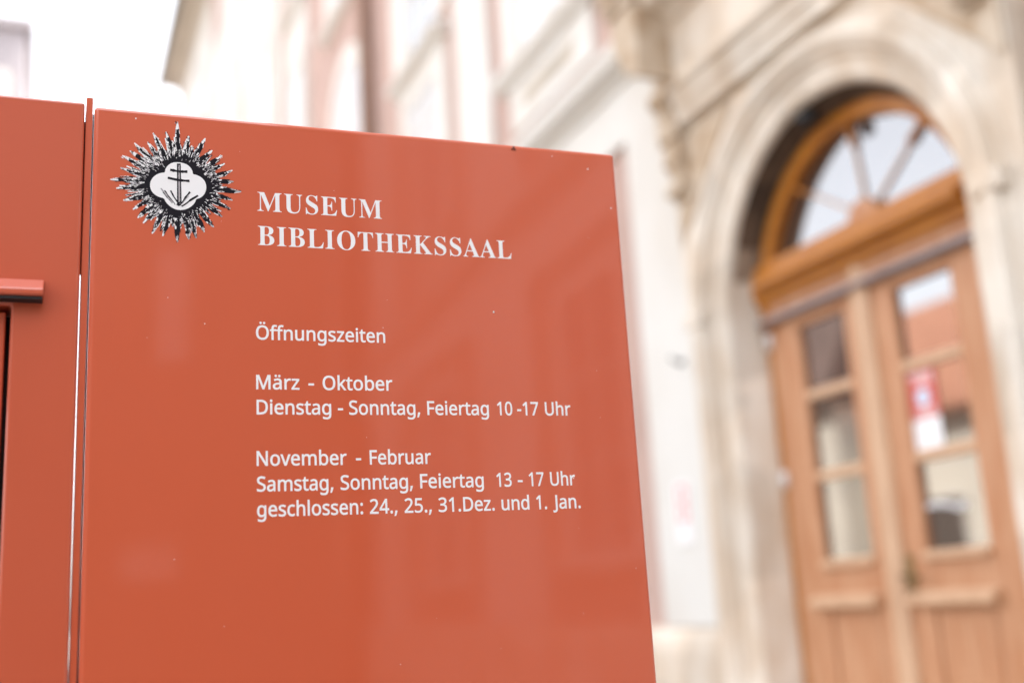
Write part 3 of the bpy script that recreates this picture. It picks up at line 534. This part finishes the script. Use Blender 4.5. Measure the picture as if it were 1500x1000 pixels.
for i, (z, ws) in enumerate(LINES):
    cs = []
    for t_, a, c in ws:
        cs += word(t_, SE, a, c, z+H, .0223, 455, -2, 22) if i < 2 else word(t_, SA, a, c, z+H, .0159, 573, 13)
    outline_mesh('lettering', cs, 'white_film', sign)
# emblem: flaming sunburst round a white cloud with a double cross
random.seed(21)
EC = Vector((.0866, .4610))
TIPS = [(.0841,.5349),(.0967,.5192),(.1142,.5184),(.1209,.5054),(.1327,.4992),(.1351,.4906),(.1436,.4826),(.1443,.4712),(.1528,.4597),(.1435,.4485),(.1412,.4383),(.1328,.429),(.1237,.4162),(.1139,.4097),(.1057,.4026),(.0982,.4006),(.086,.3966),(.0706,.4026),(.0592,.4051),(.051,.4155),(.0449,.4215),(.0396,.4311),(.0304,.4393),(.0229,.4528),(.0169,.4628),(.0268,.476),(.0279,.4895),(.0358,.4965),(.0398,.5054),(.0533,.508),(.0591,.5193),(.0728,.522)]
CLOUD = [(.0715,.4752),(.0744,.482),(.0833,.4875),(.0924,.4869),(.0992,.4817),(.103,.4753),(.1106,.4709),(.1152,.4638),(.1149,.4555),(.1107,.4461),(.1032,.4422),(.0973,.4352),(.0883,.4329),(.0809,.4349),(.0734,.4408),(.0674,.4466),(.06,.4496),(.057,.4567),(.0576,.4642),(.0627,.4711)]
CLOUD2 = [(.0722,.4748),(.0724,.4790),(.0752,.4835),(.0795,.4868),(.0845,.4878),(.0900,.4876),(.0955,.4858),(.0992,.4822),(.1010,.4783),(.1012,.4752),(.1052,.4748),(.1105,.4722),(.1142,.4680),(.1156,.4628),(.1152,.4570),(.1130,.4520),(.1090,.4482),(.1048,.4468),(.1040,.4432),(.1012,.4392),(.0970,.4356),(.0920,.4334),(.0868,.4328),(.0812,.4342),(.0762,.4376),(.0728,.4418),(.0715,.4452),(.0660,.4462),(.0612,.4490),(.0580,.4532),(.0567,.4585),(.0574,.4640),(.0605,.4692),(.0650,.4728),(.0690,.4742)]
def smooth(P, it=2):
    for _ in range(it):
        P = [q for i in range(len(P)) for q in ((P[i-1][0]*.25+P[i][0]*.75, P[i-1][1]*.25+P[i][1]*.75), (P[i][0]*.75+P[(i+1) % len(P)][0]*.25, P[i][1]*.75+P[(i+1) % len(P)][1]*.25))]
    return P
class Flat:
    # flat foil cut-outs, thin layers one above the other
    def __init__(s): s.mb = MB(); s.k = 0
    def poly(s, P, mi, layer):
        y = -.00012-.00005*layer-.0000004*(s.k % 100); s.k += 1
        s.mb.add([(x, y, z+H) for x, z in P], [tuple(range(len(P)))], mi)
    def flame(s, p0, p1, w0, w1, mi, layer, amp=.12, ph=0., n=9):
        d = p1-p0; L = d.length; t = d/L; q = Vector((-t.y, t.x)); a = []; b = []
        for i in range(n+1):
            u = i/n; ww = (w0*(1-u)+w1*u)*(1+random.uniform(-.3, .3))/2
            c = p0+d*u+q*L*amp*.1*math.sin(ph+u*9)
            a.append(c+q*ww); b.append(c-q*ww)
        P = a+b[::-1]
        for i in range(n):    # strip of quads so concave outlines fill cleanly
            s.poly([a[i], a[i+1], b[i+1], b[i]], mi, layer)
E_ = Flat()
rays = []
n = len(TIPS)
for i in range(n):
    a, b = Vector(TIPS[i]), Vector(TIPS[(i+1) % n])
    rays.append((a, 1.0))
    mid = (a+b)/2; mid = EC+(mid-EC)*random.uniform(.64, .8); rays.append((mid, .8))
    for _q in range(2):
        p = a.lerp(b, random.choice((.22, .35, .65, .8))); rays.append((EC+(p-EC)*random.uniform(.72, .93), .6))
def rim(ang):
    d = Vector((math.cos(ang), math.sin(ang))); best = .02
    for i in range(len(CLOUD2)):
        a, b = Vector(CLOUD2[i-1])-EC, Vector(CLOUD2[i])-EC; e = b-a; den = d.x*e.y-d.y*e.x
        if abs(den) < 1e-9: continue
        t = (a.x*e.y-a.y*e.x)/den; u = (a.x*d.y-a.y*d.x)/den
        if t > 0 and 0 <= u <= 1: best = t
    return best
# dark core ring just outside the cloud
ring = []
for k in range(96):
    a = 2*math.pi*k/96; ring.append(EC+Vector((math.cos(a), math.sin(a)))*(rim(a)+.005+.006*random.random()))
for k in range(96): E_.poly([EC, ring[k-1], ring[k]], 0, 0)
for k, (tip, s_) in enumerate(rays):
    d = tip-EC; L = d.length; t = d/L; ang = math.atan2(d.y, d.x); q = Vector((-t.y, t.x))
    r0 = rim(ang)+.0005; ln = L-r0
    light = .5+.5*math.cos(ang-math.radians(140))        # engraving is lighter on its upper left
    def at(u, o): return EC+t*(r0+ln*u)+q*o
    W = {1.0: .0088, .8: .0064, .6: .0040}[s_]
    # jagged dark tongue
    st = [0, .12, .24, .36, .48, .6, .7, .8, .9, 1.0]; bend = random.uniform(-.0012, .0012)
    wd = [W*(1-.62*u)*(.5 if u < .85 else .36)*random.uniform(.75, 1.2) for u in st]; wd[-1] = .0006
    ctr = [bend*math.sin(u*5+k)*u for u in st]
    for i in range(len(st)-1):
        E_.poly([at(st[i], ctr[i]+wd[i]), at(st[i+1], ctr[i+1]+wd[i+1]*1.05), at(st[i+1], ctr[i+1]-wd[i+1]*1.05), at(st[i], ctr[i]-wd[i])], 0, 1)
    side = 1 if (q.x*-.75+q.y*.66) > 0 else -1
    lo = -1 if (q.x*-.4+q.y*-.9) < 0 else 1
    # broken pale flank and pale tip
    for i in range(2, len(st)-1):
        if random.random() < .25+.6*light*(st[i] > .3):
            a, b = wd[i], wd[i+1]; f0, f1 = random.uniform(.1, .55), random.uniform(.1, .55)
            E_.poly([at(st[i], ctr[i]+side*a), at(st[i+1], ctr[i+1]+side*b), at(st[i+1]-.02, ctr[i+1]+side*b*f1), at(st[i]+.02, ctr[i]+side*a*f0)], random.choice((1, 1, 2)), 2)
    if s_ == 1 or random.random() < .5:
        E_.poly([at(.80, ctr[7]+wd[7]*.7), at(1.0, ctr[9]+.0007), at(1.01, ctr[9]), at(1.0, ctr[9]-.0007), at(.82, ctr[7]-wd[7]*.5)], 1 if light > .25 else 2, 3)
    # thin pale outline on the side away from the light
    for i in range(3, len(st)-1):
        if random.random() < .5:
            E_.poly([at(st[i], ctr[i]-side*wd[i]*1.05), at(st[i+1], ctr[i+1]-side*wd[i+1]*1.05), at(st[i+1], ctr[i+1]-side*(wd[i+1]-.0006)), at(st[i], ctr[i]-side*(wd[i]-.0006))], 1, 3)
    # engraved flecks
    for j in range({1.0: 20, .8: 11, .6: 5}[s_]):
        u = random.uniform(.10, .96); w_ = W*(1-.62*u)*.5; o = random.uniform(-.9, .9)*w_
        l_ = random.uniform(.0010, .0034)/ln; h_ = random.uniform(.00025, .00062)
        if u < .40: mi = 0 if random.random() < .93-.22*light else random.choice((1, 2))
        else: mi = random.choice((1, 1, 2)) if random.random() < .12+.28*light else 0
        sk = random.uniform(-.0006, .0006)
        E_.poly([at(u, o+h_), at(u+l_*.6, o+sk+h_*.8), at(u+l_, o+sk), at(u+l_*.5, o+sk-h_), at(u-l_*.2, o-h_*.3)], mi, 4+j % 3)
cl = smooth(CLOUD2, 1); 
for k in range(len(cl)): E_.poly([EC, cl[k-1], cl[k]], 1, 7)
def strip(P, mi=0, layer=9):
    for i in range(1, len(P)-1): E_.poly([P[0], P[i], P[i+1]], mi, layer)
strip([(.0844,.4861),(.0884,.4864),(.0897,.4410),(.0852,.4407)], 0, 8)
strip([(.0855,.4845),(.0874,.4845),(.0884,.4420),(.0866,.4420)], 2, 9)
for z0 in [.441+.0045*k for k in range(10)]:
    strip([(.0849, z0), (.0862, z0+.0005), (.0861, z0+.0037), (.0848, z0+.0033)], 0, 11); strip([(.0878, z0+.001), (.0888, z0), (.0884, z0+.003)], 0, 11)
for a, b in (((.0774,.4783),(.0955,.4776)), ((.0750,.4689),(.0978,.4670))):
    for half in (0, 1):
        p, q = (Vector(a), Vector((.0866, (a[1]+b[1])/2-.0010))) if half == 0 else (Vector((.0866, (a[1]+b[1])/2-.0010)), Vector(b))
        E_.flame(p, q, .0029, .0027, 0, 10, 0, 0, 5)
for p, q, w0, mi in (((.0779,.4545),(.0868,.4389),.0019,0), ((.0678,.4562),(.0808,.4406),.0016,2), ((.0717,.4541),(.0832,.4387),.0013,0), ((.0982,.4545),(.0884,.4393),.0020,0), ((.1066,.4511),(.0898,.4372),.0024,0), ((.0700,.4520),(.0800,.4400),.0008,0), ((.0970,.4500),(.0900,.4400),.0008,2)):
    E_.flame(Vector(p), Vector(q), w0, w0*.6, mi, 10, .1, 1, 7)
strip([(.0858,.4425),(.0842,.4385),(.0868,.4372),(.0896,.4388)], 0, 12)
emb = E_.mb.build('emblem', ['black_film', 'white_film', 'grey_film'], sign, raw=True)

# dust and chips in the lacquer, a small insect near the top edge
du = MB(); random.seed(8)
spots = [(.4417, .3324, .0011), (.5772, .5216, .0009), (.605, .4722, .0008), (.0412, .5345, .0008), (.1146, .3076, .0006), (.5287, .1371, .0006), (.53, .5345, .0006)]
spots += [(random.uniform(.02, .6), random.uniform(-.1, .53), random.uniform(.0002, .00042)) for _ in range(22)]
for u, z, r in spots: du.ball((u, -.0002, H+z), r, 4, sq=(1, .3, 1.2))
dd = du.build('lacquer_dust', 'white_film', sign, raw=True); dd['kind'] = 'stuff'
# insect
ins = MB(); iu, iz = .4791, .5408
ins.ball((iu, -.0011, H+iz+.0012), .0008, 6).ball((iu, -.0011, H+iz-.0002), .0011, 6, sq=(.8, .8, 1.5))
for sx in (-1, 1):
    ins.tube([(iu, -.001, H+iz), (iu+sx*.0018, -.0012, H+iz-.001), (iu+sx*.0026, -.0003, H+iz-.0032)], .00032, 6)
    ins.tube([(iu, -.001, H+iz-.001), (iu+sx*.0010, -.0012, H+iz-.0022), (iu+sx*.0013, -.0003, H+iz-.0036)], .00028, 6)
it = thing('insect', 'tiny dark insect sitting at the top edge of the red sign board', 'insect', tuple(sign.location), RZ)
ins.build('body', 'black', it, raw=True)
# ------------------------------------------------------------------ display case on the left
case = thing('display_case', 'terracotta red metal display case with a sloping drip rail left of the sign board', 'display case', tuple(sign.location), RZ)
TC = H+.548; CU = -.0107
poly = [(-.80, H-.75), (-.74, H-.75), (-.74, H+.3205), (-.0745, H+.3205), (-.0745, H-.75), (CU, H-.75), (CU, TC), (-.80, TC)]
cb = MB().extrude([(u, z) for u, z in poly], 1, 0, .06)
cb.build('case_body', 'case_paint', case, bevel=.003, seg=3, raw=True)
MB().box(-.795, -.09, .0605, .066, H-.74, TC-.02).build('back_sheet', 'case_paint', case, raw=True)
MB().box(-.736, -.0795, .010, .045, H-.74, H+.316).build('door', 'case_paint', case, bevel=.002, raw=True)
MB().box(-.739, -.0755, .046, .058, H-.745, H+.3195).build('gap_black', 'black', case, raw=True)  # black sheet behind the door, visible in the gap round it
MB().extrude([(-.0005, H+.3475), (-.003, H+.3475), (-.0185, H+.3345), (-.0195, H+.3325), (-.0195, H+.3285), (-.018, H+.3265), (-.0005, H+.3265)], 0, -.76, -.0443).build('drip_rail', 'case_paint', case, bevel=.0008, raw=True)
MB().box(-.745, -.0452, -.0165, -.0002, H+.3235, H+.3263).build('rail_shade', 'black', case, raw=True)  # black strip painted in for the shade under the rail
for u in (-.72, -.12): MB().box(u-.03, u+.03, .067, .107, 0, TC-.25).build('post', 'case_paint', case, bevel=.003, raw=True)
# slim upright between case and board
fin = thing('upright', 'slim red upright standing in the gap between display case and sign board', 'post', tuple(sign.location), RZ)
MB().box(-.0096, -.0026, .004, .05, 0, H+.556).build('blade', 'paint', fin, bevel=.0008, raw=True)
MB().box(-.0102, -.0097, .012, .05, 0, H+.541).build('gap_black', 'black', fin, raw=True)  # black strip along the left edge of the blade
MB().box(-.0133, -.0094, .052, .056, H+.372, H+.548).build('joint_plate', 'black', fin, raw=True)
MB().box(-.0025, -.00135, .008, .05, 0, H+.5385).build('gap_black', 'black', fin, raw=True)  # black strip between blade and sign panel
